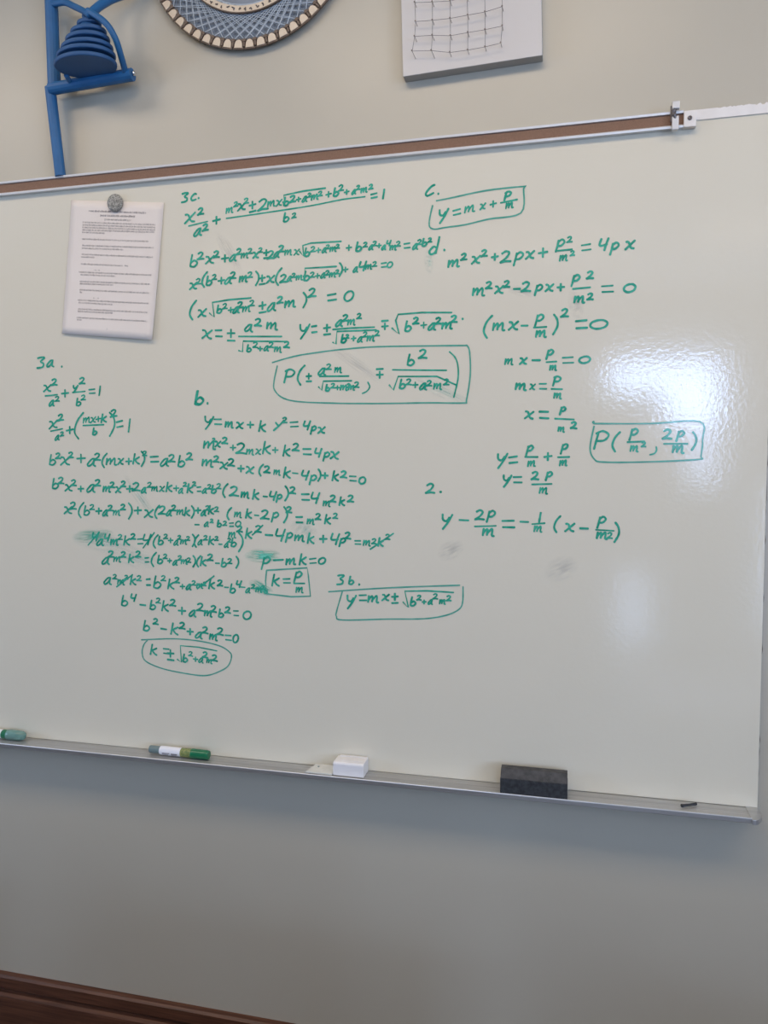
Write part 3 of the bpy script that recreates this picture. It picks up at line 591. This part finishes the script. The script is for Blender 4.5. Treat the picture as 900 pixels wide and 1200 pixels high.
# marker tray with ribbed top and a raised front lip
tray = []
yf = -0.0535
ztop = Z0 - 0.0003
tray.append((0.0, ztop))
y = -0.007
while y > yf + 0.010:
    tray += [(y, ztop), (y - 0.0008, ztop + 0.0005), (y - 0.0022, ztop + 0.0005), (y - 0.0030, ztop)]
    y -= 0.0062
tray += [(yf + 0.004, ztop - 0.0002), (yf + 0.0025, ztop + 0.0022), (yf + 0.0005, ztop + 0.0024), (yf, ztop + 0.0014),
         (yf, ztop - 0.0052), (yf + 0.003, ztop - 0.0075), (yf + 0.006, ztop - 0.0065), (-0.006, ztop - 0.0055), (0.0, ztop - 0.016)]
bm = bmesh.new()
add_extrude_x(bm, tray, XB0, 0.3100)
tr = obj('marker_tray', bm, M_TRAY, board)
tr['label'] = 'ribbed aluminium tray'
bm = bmesh.new()
add_tube(bm, [(XB0, yf + 0.0010, ztop + 0.0022), (0.3105, yf + 0.0010, ztop + 0.0022)], 0.0013, 10)
o = obj('lip', bm, M_ALU, tr, smooth=True)  # paler metal than the tray paints in the lip's highlight
o['label'] = 'bright rolled front lip'
bm = bmesh.new()
plan = [(0.3100, 0.0), (0.3312, 0.0), (0.3325, -0.012), (0.3290, -0.040), (0.3215, -0.0525), (0.3160, -0.0565), (0.3100, -0.0565)]
a = [bm.verts.new((x, yy, ztop - 0.0075)) for x, yy in plan]
b = [bm.verts.new((x, yy, ztop + 0.0018)) for x, yy in plan]
for i in range(len(plan)):
    j = (i + 1) % len(plan)
    bm.faces.new((a[i], a[j], b[j], b[i]))
bm.faces.new(a)
bm.faces.new(b[::-1])
o = obj('end_cap', bm, M_TRAY, tr, bevel=0.001)

# the writing: one part per line of algebra, per heading and per drawn box
random.seed(5)
prev = None
for kind, tilt, glyphs, strokes in ROWS:
    bm = bmesh.new()
    for g in glyphs.split():
        ch, x, z, w, h = g.rsplit(',', 4)
        x, z, w, h = (int(v) * 1e-4 for v in (x, z, w, h))
        pen = 0.0050 if ch == '.' else 0.0033 if h < 0.012 else 0.0041
        char(bm, ch, x, z, w, h, tilt, pen)
    for s in strokes.split():
        v = [int(k) * 1e-4 for k in s[1:].split(',')]
        pts = [(v[i], ZC + v[i + 1]) for i in range(0, len(v), 2)]
        if s[0] == 'S':
            pts = smooth_path(pts, 5)
        add_ribbon(bm, pts, 0.0033 if s[0] == 'L' else 0.0029)
    if not bm.verts:
        bm.free()
        continue
    obj(kind, bm, M_INKL if kind == 'answer_outline' else M_INK, board)


def smudge(x, z, w, h, rot, m):
    bm = bmesh.new()
    uvl = bm.loops.layers.uv.new('uv')
    c, s = math.cos(rot), math.sin(rot)
    vs = []
    for u, v in ((-1, -1), (1, -1), (1, 1), (-1, 1)):
        a, b = u * w / 2, v * h / 2
        vs.append(bm.verts.new((x + a * c - b * s, -0.0002, ZC + z + a * s + b * c)))
    f = bm.faces.new(vs)
    for lp, uv in zip(f.loops, ((0, 0), (1, 0), (1, 1), (0, 1))):
        lp[uvl].uv = uv
    o = bpy.data.meshes.new('ink_smudge')
    bm.to_mesh(o)
    bm.free()
    o.materials.append(m)
    ob = bpy.data.objects.new('ink_smudge', o)
    C.objects.link(ob)
    ob.parent = board
    ob['label'] = 'wiped green smear' if m != M_SMK else 'faint grey smear'


smudge(-1.020, -0.148, 0.110, 0.034, 0.10, M_SMG)
smudge(-1.000, -0.160, 0.150, 0.050, -0.12, M_SMF)
smudge(-0.930, -0.190, 0.150, 0.050, -0.25, M_SMF)
smudge(-0.622, -0.181, 0.085, 0.032, 0.03, M_SMG)
smudge(-0.627, -0.248, 0.060, 0.030, -0.4, M_SMG)
smudge(-0.530, -0.130, 0.050, 0.070, 0.9, M_SMF)
smudge(-0.905, -0.060, 0.120, 0.030, -0.9, M_SMF)
smudge(-0.250, 0.150, 0.130, 0.030, -0.45, M_SMF)
smudge(-0.420, 0.205, 0.140, 0.025, -0.6, M_SMK)
smudge(-0.690, 0.440, 0.100, 0.030, -1.0, M_SMK)
smudge(-0.275, 0.395, 0.020, 0.050, 0.1, M_SMF)
smudge(0.000, 0.300, 0.030, 0.060, 0.2, M_SMK)
smudge(-0.100, 0.330, 0.060, 0.020, -0.3, M_SMK)
smudge(-0.020, -0.190, 0.070, 0.050, 0.5, M_SMK)
smudge(-0.230, -0.160, 0.060, 0.040, 0.5, M_SMK)

# ---------------------------------------------------------------- cork display rail, its end stop, and the map hook
rail = thing('display_rail', 'long aluminium display rail with a brown cork strip along the top of the board', 'rail', (0, 0, 0))
zr0, zr1 = ZC + 0.5955, ZC + 0.6248
bm = bmesh.new()
add_extrude_x(bm, [(-0.0005, zr0), (-0.0005, zr1), (-0.010, zr1), (-0.0105, zr1 - 0.001), (-0.010, zr1 - 0.0045), (-0.004, zr1 - 0.0045),
                   (-0.004, zr0 + 0.005), (-0.010, zr0 + 0.005), (-0.011, zr0 + 0.003), (-0.0105, zr0)], XB0, 0.1790)
obj('channel', bm, M_ALU, rail)
obj('cork_strip', box(XB0, 0.1790, -0.0072, -0.004, zr0 + 0.005, zr1 - 0.0045), M_CORK, rail)
st = obj('end_stop', box(0.1788, 0.1995, -0.0130, -0.0005, ZC + 0.5945, ZC + 0.6225), M_STRIP, rail, bevel=0.001)
st['label'] = 'pale painted end block'
bm = bmesh.new()
add_lathe(bm, [(0.0001, 0.0005), (0.0014, 0.0005), (0.0018, 0.0012), (0.0036, 0.0014), (0.0040, 0.0)], 20,
          Matrix.Translation((0.1888, -0.0130, ZC + 0.6092)) @ Matrix.Rotation(PI / 2, 4, 'X'))
o = obj('screw', bm, M_NAIL, st, smooth=True)

hook = thing('map_hook', 'small silver clip clamped over the cork rail near its right end', 'hook', (0.165, -0.012, ZC + 0.61))
hk = bmesh.new()
add_box(hk, -0.0062, 0.0062, -0.0080, 0.0012, 0.0150, 0.0280)
obj('upper_jaw', hk, M_SILVER, hook, bevel=0.0012)
hk = bmesh.new()
add_box(hk, -0.0062, 0.0050, -0.0075, 0.0012, -0.0205, 0.0030)
obj('lower_jaw', hk, M_SILVER, hook, bevel=0.0012)
hk = bmesh.new()
add_tube(hk, [(-0.0005, -0.003, 0.0200), (-0.003, -0.0055, 0.0130), (-0.003, -0.0060, 0.0050), (-0.001, -0.004, -0.001)], 0.0038, 12)
add_box(hk, -0.0085, -0.0050, -0.0015, 0.0012, -0.0040, 0.0230)
obj('spring', hk, M_NAIL, hook, smooth=False)

# ---------------------------------------------------------------- printed sheet and its magnet
PAP = (-0.95872, ZC + 0.4218)
ang = math.radians(-6.0)
pw, ph = 0.2205, 0.2840
ca, sa = math.cos(ang), math.sin(ang)


def sheet_y(u, v):
    """How far the sheet stands off the board: held at the top middle, lifting towards its lower corners."""
    t = max(0.0, (ph / 2 - v) / ph)
    return -0.0012 - 0.006 * t * t * (0.8 + 0.3 * u / (pw / 2)) - 0.0008 * (abs(u) / (pw / 2)) ** 2 * (1 - t)


def sheet_pt(u, v, off=0.0):
    return (PAP[0] + u * ca - v * sa, sheet_y(u, v) - off, PAP[1] + u * sa + v * ca)


sheet = thing('paper_sheet', 'white printed worksheet hanging on the left of the board under a round magnet', 'paper', (0, 0, 0))
bm = bmesh.new()
nu, nv = 14, 18
grid = [[bm.verts.new(sheet_pt((i / nu - 0.5) * pw, (0.5 - j / nv) * ph)) for i in range(nu + 1)] for j in range(nv + 1)]
for j in range(nv):
    for i in range(nu):
        bm.faces.new((grid[j][i], grid[j + 1][i], grid[j + 1][i + 1], grid[j][i + 1]))
o = obj('page', bm, M_PAPER, sheet, smooth=True)
md = o.modifiers.new('thick', 'SOLIDIFY')
md.thickness = 0.00025
md.offset = 1
LINES = [(-661, 1202, 689, 1195), (-377, 1112, 451, 1116), (-268, 1035, 351, 1034), (-790, 960, 942, 961), (-787, 906, 947, 906), (-789, 853, 952, 853), (-785, 800, 948, 807), (-788, 751, -238, 749), (-773, 611, 822, 615), (-762, 474, 940, 489), (-765, 417, 233, 423), (-754, 289, 944, 292), (-758, 234, -454, 235), (-756, 85, 245, 86), (301, 94, 373, 86), (-795, -89, 949, -77), (-748, -141, 92, -138), (-751, -283, 915, -267), (-747, -334, 57, -324), (-740, -464, 931, -452), (-736, -514, -673, -521), (-765, -683, 933, -667), (-743, -736, 90, -736), (-743, -872, 926, -857), (-745, -924, 122, -913), (-760, -1056, 921, -1039), (-749, -1100, -636, -1103), (-430, -34, -387, -34), (-332, -32, -291, -33), (-388, -620, -347, -621), (-295, -618, -254, -619), (-4, -1257, 17, -1256)]
random.seed(21)
for idx, (a, b, c, e) in enumerate(LINES):
    bm = bmesh.new()
    a, b, c, e = (v * 1e-4 for v in (a, b, c, e))
    ln = max(0.002, math.hypot(c - a, e - b))
    bold = idx < 2
    hx = 0.0026 if idx < 3 else 0.0023      # x-height of the print
    s = 0.0
    while s < ln:
        word = random.choice((2, 3, 4, 5, 6, 7, 8)) if idx < 27 and ln > 0.004 else 1
        for k in range(word):
            if s > ln:
                break
            t = s / ln
            u, v = a + (c - a) * t, b + (e - b) * t
            up = random.choice((1, 1, 1, 1.5, 1.5))
            dn = random.choice((0, 0, 0, 0, 0.5))
            w = 0.0012 if not bold else 0.0014
            shape = random.choice('iinoocl')
            pw_ = 0.00034 if not bold else 0.00048
            q = []
            if shape in 'il':
                q = [[(0.3, -dn), (0.3, up)]]
            elif shape == 'n':
                q = [[(0.1, 0), (0.1, 1)], [(0.1, 0.9), (0.9, 0.9)], [(0.9, 1), (0.9, 0)]]
            else:
                q = [[(0.1, 0.1), (0.1, 0.9)], [(0.1, 1), (0.9, 1)], [(0.1, 0), (0.9, 0)]] + ([[(0.9, 0), (0.9, up)]] if shape == 'o' else [])
            for (x0, z0), (x1, z1) in q:
                p0, p1 = (u + x0 * w, v + (z0 - .5) * hx), (u + x1 * w, v + (z1 - .5) * hx)
                d = Vector((p1[0] - p0[0], p1[1] - p0[1])).normalized() * pw_ / 2
                nrm = Vector((-d.y, d.x))
                vs = [bm.verts.new(sheet_pt(p[0] + sg * nrm.x, p[1] + sg * nrm.y, 0.0004)) for p, sg in ((p0, 1), (p1, 1), (p1, -1), (p0, -1))]
                bm.faces.new(vs)
            s += w * (0.75 if shape in 'il' else 1.22)
        s += 0.0011
    obj('printed_line', bm, M_PRINT, sheet)

bm = bmesh.new()
add_lathe(bm, [(0.0162, 0.0), (0.0180, 0.0008), (0.0182, 0.0040), (0.0165, 0.0058), (0.0120, 0.0066), (0.0001, 0.0070)], 40,
          Matrix.Translation((-0.9462, -0.0019, ZC + 0.5590)) @ Matrix.Rotation(PI / 2, 4, 'X'))
tag(obj('round_magnet', bm, M_STONE, smooth=True), 'round grey magnet with a mottled pattern pinning the top of the worksheet', 'magnet')

# ---------------------------------------------------------------- things on the tray
ZT = ztop + 0.0010


def pen_part(name, prof, m, parent, mtx):
    bm = bmesh.new()
    add_lathe(bm, prof, 28, mtx)
    return obj(name, bm, m, parent, smooth=False, bevel=0.0006, seg=2)


def pen_frame(x, y, z, yaw):
    return Matrix.Translation((x, y, z)) @ Matrix.Rotation(yaw, 4, 'Z') @ Matrix.Rotation(PI / 2, 4, 'Y')


mk = thing('dry_erase_marker', 'green and white dry erase marker lying on the tray below the algebra', 'marker', (0, 0, 0))
Fm = pen_frame(-0.8765, -0.0225, ZT + 0.0097, math.radians(-1.5))
pen_part('barrel', [(0.0070, 0.0), (0.0078, 0.001), (0.0080, 0.0265)], M_GREYCAP, mk, Fm)
lb = pen_part('label', [(0.0092, 0.0262), (0.0094, 0.0272), (0.0094, 0.0755), (0.0093, 0.076)], M_LABEL, mk, Fm)
bm = bmesh.new()
for s0, s1, a0, a1 in ((0.031, 0.071, -118, -96), (0.034, 0.052, -172, -160), (0.034, 0.048, -152, -140), (0.055, 0.070, -170, -150), (0.055, 0.066, -142, -134)):
    pr = []
    for k in range(7):
        a = math.radians(a0 + (a1 - a0) * k / 6)
        pr.append((0.00955 * math.cos(a), 0.00955 * math.sin(a)))
    va = [bm.verts.new(Fm @ Vector((-p[1] * 1.0, p[0], s0))) for p in pr]
    vb = [bm.verts.new(Fm @ Vector((-p[1] * 1.0, p[0], s1))) for p in pr]
    for k in range(6):
        bm.faces.new((va[k], va[k + 1], vb[k + 1], vb[k]))
obj('lettering', bm, M_PRINT, lb)
pen_part('printed_band', [(0.0093, 0.0758), (0.0094, 0.0765), (0.0094, 0.099), (0.0092, 0.1)], M_YG, mk, Fm)
cp = pen_part('cap', [(0.0098, 0.0998), (0.0102, 0.101), (0.0100, 0.133), (0.0092, 0.1395), (0.0070, 0.1405)], M_GREEN, mk, Fm)
cp['label'] = 'glossy green cap'

mk = thing('capped_marker', 'marker with a clear green rounded cap at the left end of the tray', 'marker', (0, 0, 0))
Fm = pen_frame(-1.345, -0.0235, ZT + 0.0112, math.radians(0.8))
pen_part('barrel', [(0.0085, 0.0), (0.0098, 0.002), (0.0100, 0.112)], M_LABEL, mk, Fm)
pen_part('band', [(0.0103, 0.098), (0.0103, 0.110)], M_GREEN, mk, Fm)
bm = bmesh.new()
add_lathe(bm, [(0.0106, 0.110), (0.0112, 0.112), (0.0112, 0.138), (0.0104, 0.146), (0.0080, 0.1525), (0.0045, 0.1550), (0.0003, 0.1560)], 28, Fm)
cp = obj('cap', bm, M_GREEN2, mk, smooth=True)
cp['label'] = 'clear green cap'
bm = bmesh.new()
add_lathe(bm, [(0.0070, 0.1125), (0.0072, 0.116), (0.0045, 0.122), (0.0040, 0.134), (0.0015, 0.140)], 16, Fm)
obj('nib', bm, M_GREYCAP, mk, smooth=True)

# white block: a box with a rounded front edge and a flap seam on top
blk = thing('white_block', 'small white plastic block with a rounded front edge standing on the tray', 'block', (0, 0, 0))
r = 0.0055
pf = [(-0.0035, ZT), (-0.0035, ZT + 0.0265), (-0.0040, ZT + 0.0275)]
for k in range(7):
    a = PI / 2 + PI / 2 * k / 6
    pf.append((-0.0415 + r + r * math.cos(a), ZT + 0.0272 - r + r * math.sin(a)))
pf += [(-0.0415, ZT)]
bm = bmesh.new()
add_extrude_x(bm, pf, -0.4585, -0.3955)
obj('body', bm, M_WHITEP, blk, bevel=0.0006)
bm = bmesh.new()
add_box(bm, -0.4530, -0.3962, -0.0100, -0.0040, ZT + 0.0272, ZT + 0.0290)
add_box(bm, -0.4450, -0.3962, -0.0300, -0.0100, ZT + 0.0272, ZT + 0.0280)
obj('lid', bm, M_WHITEP, blk, bevel=0.0005)

bm = bmesh.new()
pl = [(-0.5170, -0.0440), (-0.4600, -0.0460), (-0.4590, -0.0080), (-0.4880, -0.0070), (-0.5060, -0.0100)]
a = [bm.verts.new((x, yy, ZT)) for x, yy in pl]
b = [bm.verts.new((x + (0.002 if i == 0 else 0), yy, ZT + (0.0035 if yy < -0.03 else 0.0065))) for i, (x, yy) in enumerate(pl)]
for i in range(5):
    bm.faces.new((a[i], a[(i + 1) % 5], b[(i + 1) % 5], b[i]))
bm.faces.new(a)
bm.faces.new(b)
sl = thing('plastic_scrap', 'flat cloudy white scrap with a green spot lying left of the white block', 'scrap', (0, 0, 0))
obj('piece', bm, M_CLEARP, sl, bevel=0.0008)
bm = bmesh.new()
add_lathe(bm, [(0.0022, 0), (0.0020, 0.0012), (0.0004, 0.0016)], 14, Matrix.Translation((-0.4960, -0.0200, ZT + 0.0052)))
sp = obj('spot', bm, M_GREYCAP, sl, smooth=True)
sp['label'] = 'dark green ink spot'

er = thing('board_eraser', 'charcoal felt board eraser lying on its side on the tray', 'eraser', (0, 0, 0))
bm = bmesh.new()
add_extrude_x(bm, [(-0.0490, ZT), (-0.0500, ZT + 0.002), (-0.0500, ZT + 0.0285), (-0.0490, ZT + 0.0300), (-0.0180, ZT + 0.0300), (-0.0180, ZT)], -0.1265, -0.0030)
obj('felt_pad', bm, M_FELT, er, bevel=0.0035, seg=3)
bm = bmesh.new()
add_extrude_x(bm, [(-0.0490, ZT + 0.0300), (-0.0345, ZT + 0.0440), (-0.0200, ZT + 0.0450), (-0.0165, ZT + 0.0430), (-0.0165, ZT), (-0.0180, ZT), (-0.0180, ZT + 0.0300)], -0.1262, -0.0034)
obj('backing', bm, M_FELT2, er, bevel=0.0030, seg=3)

ch = thing('pen_clip', 'tiny black stub of plastic near the right end of the tray', 'stub', (0, 0, 0))
obj('stub', tube([(0.1985, -0.0300, ZT + 0.0028), (0.2120, -0.0235, ZT + 0.0030), (0.2250, -0.0165, ZT + 0.0032)], [0.0026, 0.0022, 0.0026], 14), M_BLACK, ch, bevel=0.0005)
obj('collar', tube([(0.1975, -0.0305, ZT + 0.0028), (0.2005, -0.0290, ZT + 0.0028)], 0.0030, 14), M_BLACK, ch)

# ---------------------------------------------------------------- blue hanging sculpture
sc = thing('blue_sculpture', 'blue sculpture of bars, arcs and a stacked dome, hung at the upper left', 'sculpture', (0, 0, 0))


def Zw(z):
    return ZC + z


def rod(name, pts, r, n=14, m=M_BLUE):
    return obj(name, tube([(x, y, Zw(z)) for x, y, z in pts], r, n), m, sc, smooth=False, bevel=0.0006)


def spline3(p, k=6):
    q = []
    for i in range(len(p) - 1):
        a, b, c, d = p[max(i - 1, 0)], p[i], p[i + 1], p[min(i + 2, len(p) - 1)]
        for s in range(k):
            t = s / k
            q.append(tuple(0.5 * (2 * b[j] + (c[j] - a[j]) * t + (2 * a[j] - 5 * b[j] + 4 * c[j] - d[j]) * t * t
                                  + (3 * b[j] - a[j] - 3 * c[j] + d[j]) * t ** 3) for j in range(3)))
    q.append(p[-1])
    return q


def sm_rod(name, pts, r, n=12):
    P3 = spline3([(x, y, Zw(z)) for x, y, z in pts])
    return obj(name, tube(P3, r, n), M_BLUE, sc, smooth=True)


rod('upright', [(-1.0900, -0.012, 1.160), (-1.0820, -0.014, 0.985), (-1.0765, -0.018, 0.795)], 0.0135)
rod('lower_upright', [(-1.0885, -0.016, 0.8065), (-1.0757, -0.006, 0.6240)], 0.0112)
cb = rod('cross_bar', [(-1.0850, -0.020, 0.8005), (-0.8900, -0.020, 0.8075)], 0.0125)
bm = bmesh.new()
add_tube(bm, [(-0.8900, -0.020, Zw(0.8095)), (-0.8862, -0.020, Zw(0.8097)), (-0.8838, -0.020, Zw(0.8098))], [0.0052, 0.0050, 0.0028], 14)
o = obj('screw', bm, M_CHROME, cb, smooth=True)
o['label'] = 'silver screw head'
sm_rod('arc', [(-1.0741, -0.020, 0.9724), (-1.0350, -0.035, 0.9620), (-1.0010, -0.052, 0.9400), (-0.9634, -0.075, 0.9128), (-0.9420, -0.085, 0.8960)], 0.0064)
sm_rod('arc', [(-0.9480, -0.085, 0.9060), (-0.9110, -0.085, 0.8800), (-0.8950, -0.075, 0.8540), (-0.8950, -0.055, 0.8300), (-0.9020, -0.028, 0.8110)], [0.0062] * 24 + [0.0072])
sm_rod('arc', [(-0.8650, -0.006, 0.9860), (-0.8973, -0.018, 0.9700), (-0.9206, -0.032, 0.9571), (-0.9345, -0.060, 0.9287), (-0.9450, -0.085, 0.8965)], 0.0085)
rod('strut', [(-1.0250, -0.050, 0.8080), (-1.0320, -0.022, 0.8035)], 0.0050)
DZ = [(0.0660, 0.8088), (0.0620, 0.8249), (0.0550, 0.8392), (0.0470, 0.8556), (0.0380, 0.8709), (0.0260, 0.8876), (0.0170, 0.9020)]
for k, (r, z) in enumerate(DZ):
    bm = bmesh.new()
    M = Matrix.Translation((-0.9680 + 0.0035 * k * 0.6, -0.0660, Zw(z))) @ Matrix.Diagonal((1, 0.70, 1, 1))
    add_lathe(bm, [(r - 0.0030, 0.0), (r - 0.0008, 0.0012), (r, 0.0040), (r - 0.0006, 0.0072), (r - 0.0040, 0.0092)], 48, M)
    obj('layer', bm, M_BLUEL, sc, smooth=False, bevel=0.0005)
bm = bmesh.new()
add_tube(bm, [(-0.9660, -0.064, Zw(0.8135)), (-0.9560, -0.066, Zw(0.906))], [0.034, 0.012], 24)
obj('core', bm, M_BLUEL, sc, smooth=True)

# ---------------------------------------------------------------- round string art
ring = thing('string_art', 'round string art wheel of blue threads with a pale scalloped wooden rim', 'string art', (0, 0, 0))
CX, CZ = -0.6385, ZC + 1.0590
RO, RI = 0.2215, 0.1545


def annulus(bm, r0, r1, y0, y1, n=112, cz=0.0):
    vs = []
    for k in range(n):
        c, s = math.cos(2 * PI * k / n), math.sin(2 * PI * k / n)
        vs.append([bm.verts.new((CX + r * c, y, CZ + cz + r * s)) for r, y in ((r0, y0), (r1, y0), (r1, y1), (r0, y1))])
    for k in range(n):
        a, b = vs[k], vs[(k + 1) % n]
        for j in range(4):
            bm.faces.new((a[j], a[(j + 1) % 4], b[(j + 1) % 4], b[j]))


bm = bmesh.new()
annulus(bm, RO - 0.0195, RO - 0.0015, -0.0010, 0.0050)
obj('rim', bm, M_RIMWOOD, ring)
bm = bmesh.new()
annulus(bm, 0.02, RO - 0.019, 0.0045, WY - 0.0005)
obj('backing', bm, M_DISC, ring)
NT = 56
tile_me = peg_me = None
for k in range(NT):
    a = 2 * PI * (k + 0.5) / NT - PI / 2
    # tile: flat outer edge, rounded towards the hub; built once at the bottom, then turned
    if tile_me is None:
        bm = bmesh.new()
        hw, y0 = 0.0084, -RO + 0.0012
        out = [(-hw, y0), (hw, y0)]
        for j in range(9):
            t = PI * j / 8
            out.append((0.0078 * math.cos(t), y0 + 0.0062 + 0.0092 * math.sin(t)))
        add_extrude_y(bm, out, -0.0045, -0.0010)
        to = obj('tile', bm, M_TILE, ring)
        tile_me = to.data
        bm = bmesh.new()
        add_box(bm, -0.0017, 0.0017, -0.0050, -0.0010, -RO + 0.0030, -RO + 0.0130)
        add_box(bm, -0.0034, 0.0034, -0.0060, -0.0010, -RO + 0.0125, -RO + 0.0175)
        po = obj('peg', bm, M_RIMWOOD, ring)
        peg_me = po.data
        bm = bmesh.new()
        add_box(bm, -0.0105, 0.0105, -0.0035, -0.0002, -RO - 0.0012, -RO + 0.0014)
        eo = obj('edge_block', bm, M_RIMWOOD, ring)
        edge_me = eo.data
    else:
        to = bpy.data.objects.new('tile', tile_me)
        po = bpy.data.objects.new('peg', peg_me)
        eo = bpy.data.objects.new('edge_block', edge_me)
        for o in (to, po, eo):
            C.objects.link(o)
            o.parent = ring
    ba = 2 * PI * k / NT
    to.location = (CX, 0, CZ)
    to.rotation_euler = (0, ba, 0)
    eo.location = (CX, 0, CZ)
    eo.rotation_euler = (0, ba, 0)
    po.location = (CX, 0, CZ)
    po.rotation_euler = (0, ba + PI / NT, 0)
bm = bmesh.new()
annulus(bm, RI - 0.0130, RI, -0.0080, -0.0030)
hub = obj('inner_ring', bm, M_TILE, ring)
bm = bmesh.new()
annulus(bm, RI - 0.0005, RI + 0.0016, -0.0085, -0.0030)
obj('ring_edge', bm, M_RIMWOOD, hub)
random.seed(9)
bm = bmesh.new()
for k in range(72):
    a = 2 * PI * (k + 0.5) / 72
    for j in range(2):
        aa = a + random.uniform(-0.012, 0.012)
        rr = RI - 0.0065 + random.uniform(-0.0022, 0.0022)
        x, z = CX + rr * math.cos(aa), CZ + rr * math.sin(aa)
        t = random.uniform(0, PI)
        d = Vector((math.cos(t), 0, math.sin(t))) * 0.0026
        add_tube(bm, [Vector((x, -0.0082, z)) - d, Vector((x, -0.0084, z)) + d], 0.0012, 5)
o = obj('thread_wrap', bm, M_NAIL, hub)
o['label'] = 'dark thread wraps'
o['kind'] = 'stuff'
for pname, m, layer, span in (('string', M_STRING, 0, 15), ('string', M_STRINGL, 1, 14), ('string', M_STRINGL, 2, 15)):
    bm = bmesh.new()
    for k in range(NT if layer else NT * 2):
        a0 = PI * (k + 0.5) / NT * (2 if layer else 1)
        a1 = a0 + 2 * PI * span / NT * (1 if layer != 1 else -1)
        r = RO - 0.017
        p0 = (CX + r * math.cos(a0), -0.0010 - 0.0007 * layer - 0.0003 * (k % 2), CZ + r * math.sin(a0))
        p1 = (CX + r * math.cos(a1), p0[1] - 0.0004, CZ + r * math.sin(a1))
        add_tube(bm, [p0, p1], 0.00045 if layer == 0 else 0.0008, 4, cap=False)
    o = obj('string_web', bm, m, ring)
    o['kind'] = 'stuff'

# ---------------------------------------------------------------- canvas with nails and threads
cv = thing('string_art_canvas', 'white square canvas with a grid of nails and grey thread, above the rail', 'canvas', (0, 0, 0))
rot = math.radians(1.6)
ox, oz = -0.3235, Zw(0.7400)


def cvp(u, v):
    """A point of the canvas face from its lower left corner."""
    return (ox + u * math.cos(rot) - v * math.sin(rot), oz + u * math.sin(rot) + v * math.cos(rot))


CW, CH = 0.2590, 0.305
bm = bmesh.new()
add_extrude_y(bm, [cvp(0, 0), cvp(CW, 0), cvp(CW, CH), cvp(0, CH)], -0.0120, WY - 0.0005)
o = obj('canvas_block', bm, [M_CANVAS, M_CANVAS_SIDE], cv, bevel=0.0012)
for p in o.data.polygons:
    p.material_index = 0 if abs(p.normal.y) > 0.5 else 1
HEADS = [[(-0.3032, 0.7778), (-0.2668, 0.7741), (-0.2321, 0.7663), (-0.199, 0.7664), (-0.1671, 0.7681), (-0.1388, 0.7713)],
         [(-0.2986, 0.8037), (-0.2651, 0.8014), (-0.231, 0.7961), (-0.1989, 0.7976), (-0.1673, 0.7985), (-0.1362, 0.8009)],
         [(-0.2968, 0.8302), (-0.2649, 0.8282), (-0.2318, 0.8271), (-0.1993, 0.8285), (-0.1678, 0.8298), (-0.1367, 0.8349)],
         [(-0.2984, 0.8645), (-0.2653, 0.8611), (-0.2319, 0.8581), (-0.2007, 0.8614), (-0.1687, 0.8639), (-0.1373, 0.8665)]]
for j in range(4):
    HEADS.append([(x, z + 0.031) for x, z in HEADS[-1]])
YH = -0.027
for j, row in enumerate(HEADS):
    for i, (x, z) in enumerate(row):
        bx, bz = x + 0.0010, z - 0.0012
        if j == 0 and i < 2:                      # two nails at the lower left lean out
            bx, bz = x + 0.0045, z - 0.0085
        if j == 1 and i < 2:
            bx, bz = x + 0.002, z - 0.003
        bm = bmesh.new()
        add_tube(bm, [(bx, -0.0110, Zw(bz)), (x, YH, Zw(z))], 0.00050, 6)
        add_tube(bm, [(x, YH - 0.0007, Zw(z)), (x, YH, Zw(z))], 0.0016, 8)
        obj('nail', bm, M_NAIL, cv)
NR = len(HEADS)
for j in range(NR):
    obj('thread', tube([(x, YH + 0.002, Zw(z)) for x, z in HEADS[j]], 0.00042, 5), M_THREAD, cv)
for i in range(6):
    obj('thread', tube([(HEADS[j][i][0], YH + 0.003, Zw(HEADS[j][i][1])) for j in range(NR)], 0.00042, 5), M_THREAD, cv)

bpy.context.view_layer.update()

# ---------------------------------------------------------------- unseen desks added to shade the foot of the wall
def make_shade_desk(label, x, y, w):
    t = thing('school_desk', label, 'desk', (x, y, 0))
    obj('desktop', box(-w / 2, w / 2, -0.25, 0.25, 0.725, 0.75), M_DESK, t, bevel=0.003)
    obj('front_panel', box(-w / 2 + 0.02, w / 2 - 0.02, 0.22, 0.235, 0.18, 0.725), M_DESK, t)
    for sx in (-1, 1):
        for sy in (-1, 1):
            lx, ly = sx * (w / 2 - 0.04), sy * 0.20
            obj('leg', tube([(lx, ly, 0), (lx, ly, 0.725)], 0.015, 12), M_NAIL, t)


make_shade_desk('school desk with a front panel, leftmost of the row behind the camera', -1.30, -1.06, 0.80)
make_shade_desk('school desk with a front panel, second from the left behind the camera', -0.36, -1.06, 0.62)
make_shade_desk('school desk with a front panel, rightmost of the row behind the camera', 0.62, -1.06, 0.80)
